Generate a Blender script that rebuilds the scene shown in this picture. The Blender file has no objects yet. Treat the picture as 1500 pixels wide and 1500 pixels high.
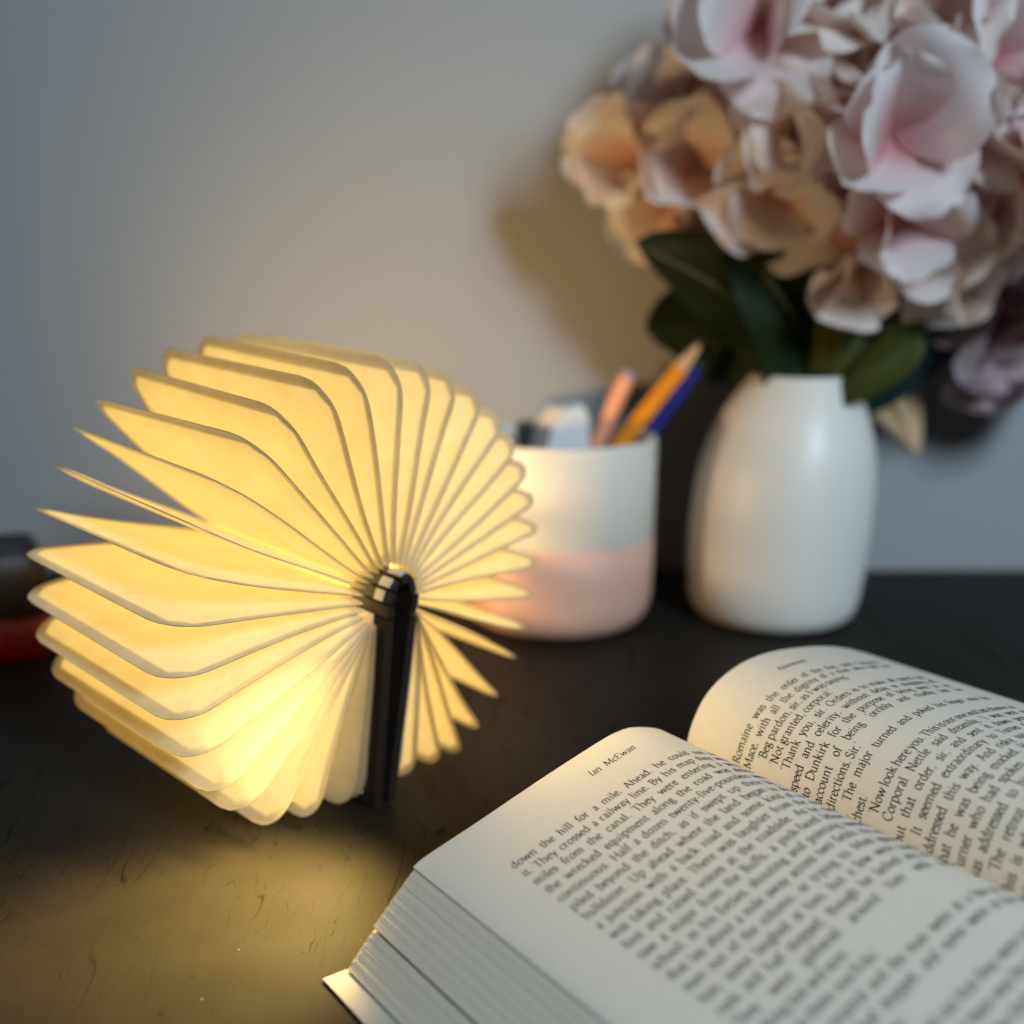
import bpy, math, random
from mathutils import Vector, Matrix
R = math.radians
random.seed(7)
scene = bpy.context.scene
col = scene.collection

# ------------------------------------------------------------------ camera
CAM_H, PITCH, FPX = 0.205, R(12.0), 1650.0
cam_data = bpy.data.cameras.new('camera')
cam = bpy.data.objects.new('camera', cam_data)
col.objects.link(cam)
cam.location = (0, 0, CAM_H)
cam.rotation_euler = (R(90) - PITCH, 0, 0)
cam_data.sensor_width = 36.0
cam_data.lens = 36.0 * FPX / 1500.0
cam_data.clip_start = 0.01
cam_data.clip_end = 60.0
cam_data.dof.use_dof = True
cam_data.dof.focus_distance = 0.368
cam_data.dof.aperture_fstop = 4.2
cam_data.dof.aperture_blades = 0
scene.camera = cam

# ------------------------------------------------------------------ world, lights, exposure
world = bpy.data.worlds.new('World')
scene.world = world
world.use_nodes = True
bg = world.node_tree.nodes['Background']
bg.inputs['Color'].default_value = (0.62, 0.72, 0.85, 1)
bg.inputs['Strength'].default_value = 0.030

def area_light(name, loc, target, size, size_y, power, colr):
    ld = bpy.data.lights.new(name, 'AREA')
    ld.shape = 'RECTANGLE'; ld.size = size; ld.size_y = size_y
    ld.energy = power; ld.color = colr
    o = bpy.data.objects.new(name, ld); col.objects.link(o)
    o.location = loc
    d = Vector(target) - Vector(loc)
    o.rotation_euler = d.to_track_quat('-Z', 'Y').to_euler()
    return o
# the room's window, behind the camera on the right: cool daylight
area_light('window_light', (0.84, -0.95, 0.98), (0.1, 0.6, 0.15), 0.32, 0.48, 31.0, (0.66, 0.83, 1.0))

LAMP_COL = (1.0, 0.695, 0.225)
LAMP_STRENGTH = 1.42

scene.view_settings.view_transform = 'Standard'
scene.view_settings.look = 'None'
scene.view_settings.exposure = 0.0
scene.view_settings.gamma = 1.0
scene.view_settings.use_curve_mapping = False
scene.render.engine = 'CYCLES'
cy = scene.cycles
cy.use_denoising = True
try:
    cy.denoiser = 'OPENIMAGEDENOISE'
except Exception:
    pass
cy.max_bounces = 12
cy.diffuse_bounces = 6
cy.transmission_bounces = 10
cy.glossy_bounces = 4
cy.sample_clamp_indirect = 6.0
cy.caustics_reflective = False
cy.caustics_refractive = False

# ------------------------------------------------------------------ picture geometry -> places
def ray(px, py):
    a = (px - 750) / FPX; b = (750 - py) / FPX
    return Vector((a, math.cos(PITCH) + b * math.sin(PITCH), -math.sin(PITCH) + b * math.cos(PITCH)))
def at_y(px, py, y):
    d = ray(px, py); return Vector((0, 0, CAM_H)) + d * (y / d.y)
def at_z(px, py, z=0.0):
    d = ray(px, py); return Vector((0, 0, CAM_H)) + d * ((z - CAM_H) / d.z)

# ------------------------------------------------------------------ helpers
class MB:
    def __init__(s): s.v = []; s.f = []; s.m = []; s.t = None
    def quad(s, a, b, c, d, mi=0):
        n = len(s.v); s.v += [a, b, c, d]; s.f.append((n, n+1, n+2, n+3)); s.m.append(mi)
    def grid(s, rows, mi=0, close_u=False, close_v=False):
        n = len(s.v); nr = len(rows); nc = len(rows[0])
        for r in rows: s.v += [tuple(p) for p in r]
        for i in range(nr if close_u else nr-1):
            for j in range(nc if close_v else nc-1):
                i2 = (i+1) % nr; j2 = (j+1) % nc
                s.f.append((n+i*nc+j, n+i*nc+j2, n+i2*nc+j2, n+i2*nc+j)); s.m.append(mi)
    def ngon(s, pts, mi=0):
        n = len(s.v); s.v += [tuple(p) for p in pts]; s.f.append(tuple(range(n, n+len(pts)))); s.m.append(mi)
    def loft(s, rings, cap=True, mi=0):
        s.grid(rings, mi, close_v=True)
        if cap:
            s.ngon(list(reversed(rings[0])), mi); s.ngon(rings[-1], mi)
    def lathe(s, prof, n=48, mi=0):
        rows = []
        for (r, z) in prof:
            rows.append([(r*math.cos(2*math.pi*k/n), r*math.sin(2*math.pi*k/n), z) for k in range(n)])
        s.grid(rows, mi, close_v=True)
    def mesh(s, name, mats, smooth=True, weld=1e-6):
        me = bpy.data.meshes.new(name)
        me.from_pydata([tuple(p) for p in s.v], [], s.f)
        for m in mats: me.materials.append(m)
        if len(mats) > 1: me.polygons.foreach_set('material_index', s.m)
        if smooth: me.polygons.foreach_set('use_smooth', [True]*len(me.polygons))
        me.update()
        return me
def link(name, me, parent=None):
    o = bpy.data.objects.new(name, me); col.objects.link(o)
    if parent: o.parent = parent
    return o
def build(mb, name, mats, parent=None, smooth=True):
    if not isinstance(mats, (list, tuple)): mats = [mats]
    return link(name, mb.mesh(name, mats, smooth), parent)
def tag(o, label, cat, group=None, kind=None):
    o['label'] = label; o['category'] = cat
    if group: o['group'] = group
    if kind: o['kind'] = kind
    return o
def structure(o, label=None):
    o['kind'] = 'structure'
    if label: o['label'] = label
    return o
def empty(name, loc=(0, 0, 0), rz=0.0):
    o = bpy.data.objects.new(name, None); col.objects.link(o)
    o.location = loc; o.rotation_euler = (0, 0, rz); o.empty_display_size = 0.01
    return o
def box_pts(c, sx, sy, sz):
    x, y, z = c
    return [(x+a*sx/2, y+b*sy/2, z+d*sz/2) for d in (-1, 1) for a, b in ((-1,-1),(1,-1),(1,1),(-1,1))]
def bevel_section(w, h, b):
    return [(-w/2+b, -h/2), (w/2-b, -h/2), (w/2, -h/2+b), (w/2, h/2-b), (w/2-b, h/2), (-w/2+b, h/2), (-w/2, h/2-b), (-w/2, -h/2+b)]
def catmull(pts, n=10):
    P = [Vector(p) for p in pts]; out = []
    for i in range(len(P)-1):
        p0 = P[max(i-1, 0)]; p1 = P[i]; p2 = P[i+1]; p3 = P[min(i+2, len(P)-1)]
        for k in range(n):
            t = k/n
            out.append(0.5*((2*p1)+(p2-p0)*t+(2*p0-5*p1+4*p2-p3)*t*t+(3*p1-p0-3*p2+p3)*t**3))
    out.append(P[-1]); return out
def tube(mb, pts, r0, r1=None, n=10, mi=0, cap=True):
    r1 = r0 if r1 is None else r1
    P = [Vector(p) for p in pts]; rings = []
    up = Vector((0.13, 0.21, 0.97)).normalized()
    for i, p in enumerate(P):
        d = (P[min(i+1, len(P)-1)] - P[max(i-1, 0)]).normalized()
        a = d.cross(up)
        if a.length < 1e-4: a = d.cross(Vector((1, 0, 0)))
        a.normalize(); b = d.cross(a)
        r = r0 + (r1-r0)*i/(len(P)-1)
        rings.append([tuple(p + a*(r*math.cos(2*math.pi*k/n)) + b*(r*math.sin(2*math.pi*k/n))) for k in range(n)])
    mb.loft(rings, cap, mi)
def sstep(a, b, x):
    t = max(0.0, min(1.0, (x-a)/(b-a))); return t*t*(3-2*t)

# ------------------------------------------------------------------ materials
def nt(name):
    m = bpy.data.materials.new(name); m.use_nodes = True
    t = m.node_tree; t.nodes.clear()
    out = t.nodes.new('ShaderNodeOutputMaterial')
    return m, t, out
def principled(name, colr, rough=0.5, noise=0.0, nscale=200.0, bump=0.0, bscale=400.0, spec=0.5, coat=0.0, metal=0.0, coat_rough=0.1):
    m, t, out = nt(name)
    b = t.nodes.new('ShaderNodeBsdfPrincipled')
    b.inputs['Base Color'].default_value = (*colr, 1)
    b.inputs['Roughness'].default_value = rough
    b.inputs['Specular IOR Level'].default_value = spec
    b.inputs['Coat Weight'].default_value = coat
    b.inputs['Coat Roughness'].default_value = coat_rough
    b.inputs['Metallic'].default_value = metal
    tc = t.nodes.new('ShaderNodeTexCoord')
    if noise:
        n = t.nodes.new('ShaderNodeTexNoise'); n.inputs['Scale'].default_value = nscale; n.inputs['Detail'].default_value = 5
        t.links.new(tc.outputs['Object'], n.inputs['Vector'])
        mx = t.nodes.new('ShaderNodeMix'); mx.data_type = 'RGBA'
        mx.inputs[6].default_value = (*[c*(1-noise) for c in colr], 1)
        mx.inputs[7].default_value = (*[min(1, c*(1+noise)) for c in colr], 1)
        t.links.new(n.outputs['Fac'], mx.inputs[0]); t.links.new(mx.outputs[2], b.inputs['Base Color'])
    if bump:
        n2 = t.nodes.new('ShaderNodeTexNoise'); n2.inputs['Scale'].default_value = bscale; n2.inputs['Detail'].default_value = 4
        t.links.new(tc.outputs['Object'], n2.inputs['Vector'])
        bp = t.nodes.new('ShaderNodeBump'); bp.inputs['Strength'].default_value = bump; bp.inputs['Distance'].default_value = 0.0006
        t.links.new(n2.outputs['Fac'], bp.inputs['Height']); t.links.new(bp.outputs['Normal'], b.inputs['Normal'])
    t.links.new(b.outputs[0], out.inputs[0])
    return m

def lamp_paper():
    m, t, out = nt('lamp_paper')
    tc = t.nodes.new('ShaderNodeTexCoord')
    n = t.nodes.new('ShaderNodeTexNoise'); n.inputs['Scale'].default_value = 260; n.inputs['Detail'].default_value = 6; n.inputs['Roughness'].default_value = 0.65
    t.links.new(tc.outputs['Object'], n.inputs['Vector'])
    n3 = t.nodes.new('ShaderNodeTexNoise'); n3.inputs['Scale'].default_value = 60; n3.inputs['Detail'].default_value = 4
    t.links.new(tc.outputs['Object'], n3.inputs['Vector'])
    ad = t.nodes.new('ShaderNodeMath'); ad.operation = 'ADD'
    t.links.new(n.outputs['Fac'], ad.inputs[0]); t.links.new(n3.outputs['Fac'], ad.inputs[1])
    rp = t.nodes.new('ShaderNodeMapRange'); rp.inputs['From Min'].default_value = 0.7; rp.inputs['From Max'].default_value = 1.3
    rp.inputs['To Min'].default_value = 0.0; rp.inputs['To Max'].default_value = 1.0
    t.links.new(ad.outputs[0], rp.inputs['Value'])
    mc = t.nodes.new('ShaderNodeMix'); mc.data_type = 'RGBA'
    mc.inputs[6].default_value = (0.87, 0.79, 0.59, 1); mc.inputs[7].default_value = (0.97, 0.905, 0.73, 1)
    t.links.new(rp.outputs[0], mc.inputs[0])
    tr = t.nodes.new('ShaderNodeBsdfTranslucent'); df = t.nodes.new('ShaderNodeBsdfDiffuse')
    t.links.new(mc.outputs[2], tr.inputs['Color']); t.links.new(mc.outputs[2], df.inputs['Color'])
    mx = t.nodes.new('ShaderNodeMixShader'); mx.inputs[0].default_value = 0.42
    t.links.new(tr.outputs[0], mx.inputs[1]); t.links.new(df.outputs[0], mx.inputs[2])
    t.links.new(mx.outputs[0], out.inputs[0])
    return m

def emitter(name, colr, strength):
    m, t, out = nt(name)
    e = t.nodes.new('ShaderNodeEmission'); e.inputs['Color'].default_value = (*colr, 1); e.inputs['Strength'].default_value = strength
    t.links.new(e.outputs[0], out.inputs[0]); return m

def table_material():
    m, t, out = nt('dark_table_vinyl')
    N = t.nodes.new; L = t.links.new
    b = N('ShaderNodeBsdfPrincipled')
    tc = N('ShaderNodeTexCoord')
    # fine leathery grain
    g = N('ShaderNodeTexNoise'); g.inputs['Scale'].default_value = 900; g.inputs['Detail'].default_value = 4
    L(tc.outputs['Object'], g.inputs['Vector'])
    cl = N('ShaderNodeTexNoise'); cl.inputs['Scale'].default_value = 28; cl.inputs['Detail'].default_value = 6; cl.inputs['Roughness'].default_value = 0.6
    L(tc.outputs['Object'], cl.inputs['Vector'])
    # scratches: thin iso-lines of warped noise, broken up by a second noise
    def scratches(scale, rot, sx, lo, seed):
        mp = N('ShaderNodeMapping'); mp.inputs['Rotation'].default_value = (0, 0, rot); mp.inputs['Scale'].default_value = (sx, 1, 1); mp.inputs['Location'].default_value = (seed, seed*1.7, 0)
        L(tc.outputs['Object'], mp.inputs['Vector'])
        n = N('ShaderNodeTexNoise'); n.inputs['Scale'].default_value = scale; n.inputs['Detail'].default_value = 1.5
        L(mp.outputs[0], n.inputs['Vector'])
        s = N('ShaderNodeMath'); s.operation = 'SUBTRACT'; s.inputs[1].default_value = 0.5; L(n.outputs['Fac'], s.inputs[0])
        a = N('ShaderNodeMath'); a.operation = 'ABSOLUTE'; L(s.outputs[0], a.inputs[0])
        r = N('ShaderNodeMapRange'); r.inputs['From Min'].default_value = 0.0; r.inputs['From Max'].default_value = lo; r.inputs['To Min'].default_value = 1; r.inputs['To Max'].default_value = 0
        L(a.outputs[0], r.inputs['Value'])
        k = N('ShaderNodeTexNoise'); k.inputs['Scale'].default_value = scale*1.6; k.inputs['Detail'].default_value = 3; L(mp.outputs[0], k.inputs['Vector'])
        kr = N('ShaderNodeMapRange'); kr.inputs['From Min'].default_value = 0.50; kr.inputs['From Max'].default_value = 0.62; L(k.outputs['Fac'], kr.inputs['Value'])
        mu = N('ShaderNodeMath'); mu.operation = 'MULTIPLY'; L(r.outputs[0], mu.inputs[0]); L(kr.outputs[0], mu.inputs[1])
        return mu
    s1 = scratches(8, R(32), 6.0, 0.0050, 3.1); s2 = scratches(6, R(-52), 7.0, 0.0050, 9.4); s3 = scratches(34, R(-75), 6.0, 0.014, 5.5)
    a1 = N('ShaderNodeMath'); a1.operation = 'MAXIMUM'; L(s1.outputs[0], a1.inputs[0]); L(s2.outputs[0], a1.inputs[1])
    a2 = N('ShaderNodeMath'); a2.operation = 'MAXIMUM'; L(a1.outputs[0], a2.inputs[0]); L(s3.outputs[0], a2.inputs[1])
    # dust specks
    vo = N('ShaderNodeTexVoronoi'); vo.inputs['Scale'].default_value = 190; vo.inputs['Randomness'].default_value = 1.0
    L(tc.outputs['Object'], vo.inputs['Vector'])
    vr = N('ShaderNodeMapRange'); vr.inputs['From Min'].default_value = 0.025; vr.inputs['From Max'].default_value = 0.05; vr.inputs['To Min'].default_value = 1; vr.inputs['To Max'].default_value = 0
    L(vo.outputs['Distance'], vr.inputs['Value'])
    sep = N('ShaderNodeSeparateColor'); L(vo.outputs['Color'], sep.inputs[0])
    vt = N('ShaderNodeMath'); vt.operation = 'GREATER_THAN'; vt.inputs[1].default_value = 0.93; L(sep.outputs[0], vt.inputs[0])
    vm = N('ShaderNodeMath'); vm.operation = 'MULTIPLY'; L(vr.outputs[0], vm.inputs[0]); L(vt.outputs[0], vm.inputs[1])
    c1 = N('ShaderNodeMix'); c1.data_type = 'RGBA'; c1.inputs[6].default_value = (0.012, 0.0102, 0.0078, 1); c1.inputs[7].default_value = (0.025, 0.0213, 0.016, 1)
    L(cl.outputs['Fac'], c1.inputs[0])
    c2 = N('ShaderNodeMix'); c2.data_type = 'RGBA'; c2.inputs[7].default_value = (0.004, 0.0035, 0.003, 1)
    L(a2.outputs[0], c2.inputs[0]); L(c1.outputs[2], c2.inputs[6])
    c3 = N('ShaderNodeMix'); c3.data_type = 'RGBA'; c3.inputs[7].default_value = (0.30, 0.29, 0.27, 1)
    L(vm.outputs[0], c3.inputs[0]); L(c2.outputs[2], c3.inputs[6])
    L(c3.outputs[2], b.inputs['Base Color'])
    rr = N('ShaderNodeMapRange'); rr.inputs['To Min'].default_value = 0.42; rr.inputs['To Max'].default_value = 0.56
    L(cl.outputs['Fac'], rr.inputs['Value'])
    ra = N('ShaderNodeMath'); ra.operation = 'MULTIPLY_ADD'; ra.inputs[1].default_value = 0.35
    L(a2.outputs[0], ra.inputs[0]); L(rr.outputs[0], ra.inputs[2]); L(ra.outputs[0], b.inputs['Roughness'])
    b.inputs['Specular IOR Level'].default_value = 0.10
    hm = N('ShaderNodeMath'); hm.operation = 'MULTIPLY_ADD'; hm.inputs[1].default_value = -0.12
    L(a2.outputs[0], hm.inputs[0]); L(g.outputs['Fac'], hm.inputs[2])
    bp = N('ShaderNodeBump'); bp.inputs['Strength'].default_value = 0.25; bp.inputs['Distance'].default_value = 0.0002
    L(hm.outputs[0], bp.inputs['Height']); L(bp.outputs['Normal'], b.inputs['Normal'])
    L(b.outputs[0], out.inputs[0])
    return m

def petal_material(name, edge, mid, base):
    m, t, out = nt(name)
    N = t.nodes.new; L = t.links.new
    at = N('ShaderNodeAttribute'); at.attribute_name = 'along'
    no = N('ShaderNodeTexNoise'); no.inputs['Scale'].default_value = 90; no.inputs['Detail'].default_value = 4
    tc = N('ShaderNodeTexCoord'); L(tc.outputs['Object'], no.inputs['Vector'])
    ma = N('ShaderNodeMath'); ma.operation = 'MULTIPLY_ADD'; ma.inputs[1].default_value = 0.35; L(no.outputs['Fac'], ma.inputs[0]); L(at.outputs['Fac'], ma.inputs[2])
    cr = N('ShaderNodeValToRGB')
    e = cr.color_ramp.elements
    e[0].position = 0.24; e[0].color = (*base, 1); e[1].position = 0.95; e[1].color = (*edge, 1)
    x = e.new(0.58); x.color = (*mid, 1)
    L(ma.outputs[0], cr.inputs[0])
    mp = N('ShaderNodeMapping'); mp.inputs['Scale'].default_value = (16, 1.6, 1.6); L(tc.outputs['Object'], mp.inputs['Vector'])
    vn = N('ShaderNodeTexNoise'); vn.inputs['Scale'].default_value = 1.6; vn.inputs['Detail'].default_value = 5; vn.inputs['Roughness'].default_value = 0.7; L(mp.outputs[0], vn.inputs['Vector'])
    vb = N('ShaderNodeBump'); vb.inputs['Strength'].default_value = 0.5; vb.inputs['Distance'].default_value = 0.0012; L(vn.outputs['Fac'], vb.inputs['Height'])
    tr = N('ShaderNodeBsdfTranslucent'); pb = N('ShaderNodeBsdfPrincipled'); pb.inputs['Roughness'].default_value = 0.6; pb.inputs['Specular IOR Level'].default_value = 0.3
    L(vb.outputs['Normal'], pb.inputs['Normal'])
    L(cr.outputs[0], tr.inputs['Color']); L(cr.outputs[0], pb.inputs['Base Color'])
    mx = N('ShaderNodeMixShader'); mx.inputs[0].default_value = 0.42
    L(pb.outputs[0], mx.inputs[1]); L(tr.outputs[0], mx.inputs[2]); L(mx.outputs[0], out.inputs[0])
    return m

M = {}
M['wall'] = principled('wall_paint', (0.335, 0.34, 0.335), 0.75, 0.06, 4, 0.25, 140)
M['table'] = table_material()
M['paper'] = lamp_paper()
M['led'] = emitter('led_glow', LAMP_COL, LAMP_STRENGTH)  # for the glowing panels added inside the lamp pages
M['cutedge'] = principled('paper_cut_edge', (0.24, 0.18, 0.09), 0.9, spec=0.0)
M['ledstrip'] = emitter('led_strip_glow', LAMP_COL, 6.0)
M['walnut'] = principled('dark_walnut', (0.017, 0.011, 0.007), 0.65, 0.45, 90, 0.15, 300, spec=0.3)
M['charred'] = principled('laser_cut_edge', (0.012, 0.009, 0.007), 0.6, 0.4, 300)
M['lining'] = principled('cream_card', (0.60, 0.53, 0.39), 0.7, 0.08, 300)
M['bookpaper'] = principled('book_paper', (0.82, 0.74, 0.62), 0.85, 0.035, 420, 0.12, 900, spec=0.2)
M['bookedge'] = principled('book_paper_edge', (0.80, 0.72, 0.585), 0.9, 0.06, 500, spec=0.1)
M['coverin'] = principled('cover_inside_white', (0.46, 0.445, 0.41), 0.8, 0.02, 300, spec=0.2)
M['coverout'] = principled('cover_dark', (0.025, 0.027, 0.032), 0.4)
M['ink'] = principled('ink', (0.018, 0.018, 0.020), 0.7, spec=0.2)
M['cream'] = principled('cream_ceramic', (0.74, 0.69, 0.59), 0.55, 0.02, 40)
M['pink'] = principled('pink_ceramic', (0.64, 0.39, 0.30), 0.6, 0.03, 40)
M['vase'] = principled('white_glaze', (0.74, 0.70, 0.62), 0.48, 0.02, 30, 0.06, 60, coat=0.22, coat_rough=0.32)
M['pencil'] = principled('orange_paint', (0.80, 0.27, 0.01), 0.35)
M['pinkpen'] = principled('salmon_paint', (0.82, 0.36, 0.20), 0.4)
M['wood'] = principled('pencil_wood', (0.66, 0.38, 0.17), 0.7, 0.15, 400)
M['lead'] = principled('graphite', (0.05, 0.045, 0.05), 0.4)
M['mauve'] = principled('mauve_rubber', (0.38, 0.26, 0.32), 0.7)
M['blue'] = principled('blue_plastic', (0.012, 0.022, 0.22), 0.3)
M['eraser'] = principled('white_rubber', (0.66, 0.67, 0.68), 0.7, 0.03, 200)
M['blackp'] = principled('black_plastic', (0.015, 0.016, 0.018), 0.55)
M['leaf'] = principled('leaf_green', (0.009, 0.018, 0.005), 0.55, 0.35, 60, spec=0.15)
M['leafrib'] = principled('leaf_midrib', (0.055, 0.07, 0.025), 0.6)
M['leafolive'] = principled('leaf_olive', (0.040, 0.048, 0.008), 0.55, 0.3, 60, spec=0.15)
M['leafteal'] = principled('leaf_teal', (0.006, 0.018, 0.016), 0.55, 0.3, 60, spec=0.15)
M['leafdry'] = principled('leaf_beige', (0.60, 0.42, 0.22), 0.7, 0.15, 120)
M['stem'] = principled('stem_green', (0.05, 0.08, 0.02), 0.55)
M['red'] = principled('red_plastic', (0.26, 0.006, 0.006), 0.45)
M['jar'] = principled('smoky_jar', (0.030, 0.021, 0.015), 0.45, 0.35, 60)
M['petal_a'] = petal_material('petal_blush', (0.88, 0.82, 0.80), (0.86, 0.70, 0.69), (0.66, 0.30, 0.31))
M['petal_b'] = petal_material('petal_cream', (0.88, 0.79, 0.72), (0.85, 0.68, 0.59), (0.68, 0.38, 0.30))
M['petal_c'] = petal_material('petal_rose', (0.66, 0.52, 0.53), (0.56, 0.36, 0.38), (0.36, 0.11, 0.13))

# ------------------------------------------------------------------ the setting
WALL_Y = 0.772
mb = MB(); mb.quad((-3, WALL_Y, -0.8), (3, WALL_Y, -0.8), (3, WALL_Y, 2.2), (-3, WALL_Y, 2.2))
structure(build(mb, 'wall', M['wall']), 'pale grey painted wall behind the table')
mb = MB(); sec = bevel_section(2.6, 0.03, 0.003)
def table_ring(y): return [(0.1+a, y, -0.015+b) for a, b in sec]
mb.loft([table_ring(-0.75), table_ring(WALL_Y-0.004)])
structure(build(mb, 'table_top', M['table'], smooth=False), 'dark worn table top with fine scratches')

# ------------------------------------------------------------------ book lamp
LH = Vector((-0.0458, 0.4075, 0.0818)); LYAW = R(47.0); LTILT = R(4.0)
LR, LL, LRC = 0.0925, 0.1128, 0.0150
lamp = empty('book_lamp', (LH.x, LH.y, 0), LYAW)
tag(lamp, 'glowing book shaped lamp fanned open in a full circle of paper pages', 'lamp')
def LP(x, y, z):      # hub-centred lamp space -> lamp empty's space (leaning back a little)
    return (x, y*math.cos(LTILT) - z*math.sin(LTILT), LH.z + y*math.sin(LTILT) + z*math.cos(LTILT))

# covers, back to back under the hinge
def cover(top, bot, th):
    mb = MB()
    t = Vector(top); b = Vector(bot); d = (b-t).normalized(); n = Vector((-d.y, d.x))
    y0, y1 = -0.0035, LL+0.003
    bv = 0.0007
    secs = []
    for y, ins in ((y0, bv), (y0+bv, 0), (y1-bv, 0), (y1, bv)):
        h = th/2-ins
        ring = [t+n*h, t-n*h, b-n*h+d*(-bv-ins), b-n*(h-bv)-d*ins, b+n*(h-bv)-d*ins, b+n*h+d*(-bv-ins)]
        secs.append([LP(p.x, y, p.y) for p in ring])
    mb.loft(secs)
    return mb
CL_T, CL_B = (-0.0024, -0.004), (-0.0062, -0.0815)
CR_T, CR_B = (0.0094, -0.005), (0.0006, -0.0805)
build(cover(CL_T, CL_B, 0.0036), 'cover', M['walnut'], lamp, smooth=False)
build(cover(CR_T, CR_B, 0.0036), 'cover', M['walnut'], lamp, smooth=False)
# inlaid darker line along each cover's near edge
for (T, B_) in ((CL_T, CL_B), (CR_T, CR_B)):
    mb = MB(); t = Vector(T); b = Vector(B_); d = (b-t).normalized(); n = Vector((-d.y, d.x))
    ring = lambda p, w, y: [LP(*(p+n*w).to_tuple()[:1], y, (p+n*w).y), LP((p-n*w).x, y, (p-n*w).y)]
    pts = [t+d*0.002+n*0.0005, t+d*0.002-n*0.0005, b-d*0.002-n*0.0005, b-d*0.002+n*0.0005]
    a = [LP(p.x, -0.0034, p.y) for p in pts]; c = [LP(p.x, -0.0039, p.y) for p in pts]
    mb.loft([a, c])
    build(mb, 'edge_groove', M['charred'], lamp, smooth=False)
# hinge: bent slats of the slit spine
arch = [(-0.0024, -0.0034), (-0.0022, 0.0020), (-0.0006, 0.0066), (0.0022, 0.0102), (0.0058, 0.0112), (0.0088, 0.0084), (0.0100, 0.0040), (0.0098, -0.0008), (0.0094, -0.0044)]
for i in range(len(arch)-1):
    a = Vector(arch[i]); b = Vector(arch[i+1]); d = (b-a).normalized(); n = Vector((-d.y, d.x))
    a2 = a + d*0.00025; b2 = b - d*0.00025
    mb = MB(); h = 0.0016; off = n*0.0
    yj = -0.0035 + 0.0006*((i*7) % 3)
    rings = []
    for y, ins in ((yj, 0.0005), (yj+0.0005, 0), (LL+0.002, 0), (LL+0.003, 0.0005)):
        hh = h-ins
        rings.append([LP(p.x, y, p.y) for p in (a2+n*hh+d*ins*.5, a2-n*hh+d*ins*.5, b2-n*hh-d*ins*.5, b2+n*hh-d*ins*.5)])
    mb.loft(rings)
    build(mb, 'hinge_slat', M['walnut'], lamp, smooth=False)
# cream lining on the outside of the hinge, a strip per slat, showing in front of the page roots
for i in range(1, len(arch)-2):
    a = Vector(arch[i]); b = Vector(arch[i+1]); d = (b-a).normalized(); n = Vector((-d.y, d.x))
    if n.dot((a+b)/2 - Vector((0.0015, 0.002))) < 0: n = -n
    o0, o1 = 0.0018, 0.0026
    e = 0.0004
    mb = MB()
    q = [a+n*o0+d*e, b+n*o0-d*e, b+n*o1-d*e, a+n*o1+d*e]
    yn = -0.0022 + 0.0012*((i*5) % 3)
    mb.loft([[LP(p.x, y, p.y) for p in q] for y in (yn, 0.0045)])
    build(mb, 'spine_lining', M['lining'], lamp, smooth=False)
# LED strip wrapped over the hinge under the page roots
ARC_C = Vector((0.0015, 0.0020))
mb = MB(); rows = []
for k in range(29):
    phi = R(58 + k*(302-58)/28)
    rr = 0.0128
    rows.append([LP(ARC_C.x - rr*math.sin(phi), y, ARC_C.y - rr*math.cos(phi)) for y in [0.012 + j*(LL-0.024)/8 for j in range(9)]])
mb.grid(rows)
build(mb, 'led_strip', M['ledstrip'], lamp)
# added spot in front of the lamp, makes the pool of light on the table
ld = bpy.data.lights.new('led_end_spill', 'SPOT'); ld.energy = 8.5; ld.color = LAMP_COL; ld.spot_size = R(74); ld.spot_blend = 1.0; ld.shadow_soft_size = 0.016
o = bpy.data.objects.new('led_end_spill', ld); col.objects.link(o); o.parent = lamp
o.location = LP(-0.014, -0.0250, -0.004)
o.rotation_euler = (Vector((-0.086, 0.010, -0.080))).to_track_quat('-Z', 'Y').to_euler()

ld = bpy.data.lights.new('led_far_end_spill', 'SPOT'); ld.energy = 2.5; ld.color = (1.0, 0.65, 0.27); ld.spot_size = R(150); ld.spot_blend = 1.0; ld.shadow_soft_size = 0.006  # added spot beyond the far end, warms the wall, pot and vase
o = bpy.data.objects.new('led_far_end_spill', ld); col.objects.link(o); o.parent = lamp
o.location = LP(0.013, LL+0.0065, 0.006)
o.rotation_euler = (Vector((0.26, 0.06, 0.04))).to_track_quat('-Z', 'Y').to_euler()

ld = bpy.data.lights.new('led_end_glow', 'SPOT'); ld.energy = 0.45; ld.color = LAMP_COL; ld.spot_size = R(110); ld.spot_blend = 1.0; ld.shadow_soft_size = 0.008  # another added spot, off the near end, warms the open book
o = bpy.data.objects.new('led_end_glow', ld); col.objects.link(o); o.parent = lamp
o.location = LP(0.003, -0.013, 0.014)
o.rotation_euler = (Vector((0.030, -0.10, -0.030))).to_track_quat('-Z', 'Y').to_euler()

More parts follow.
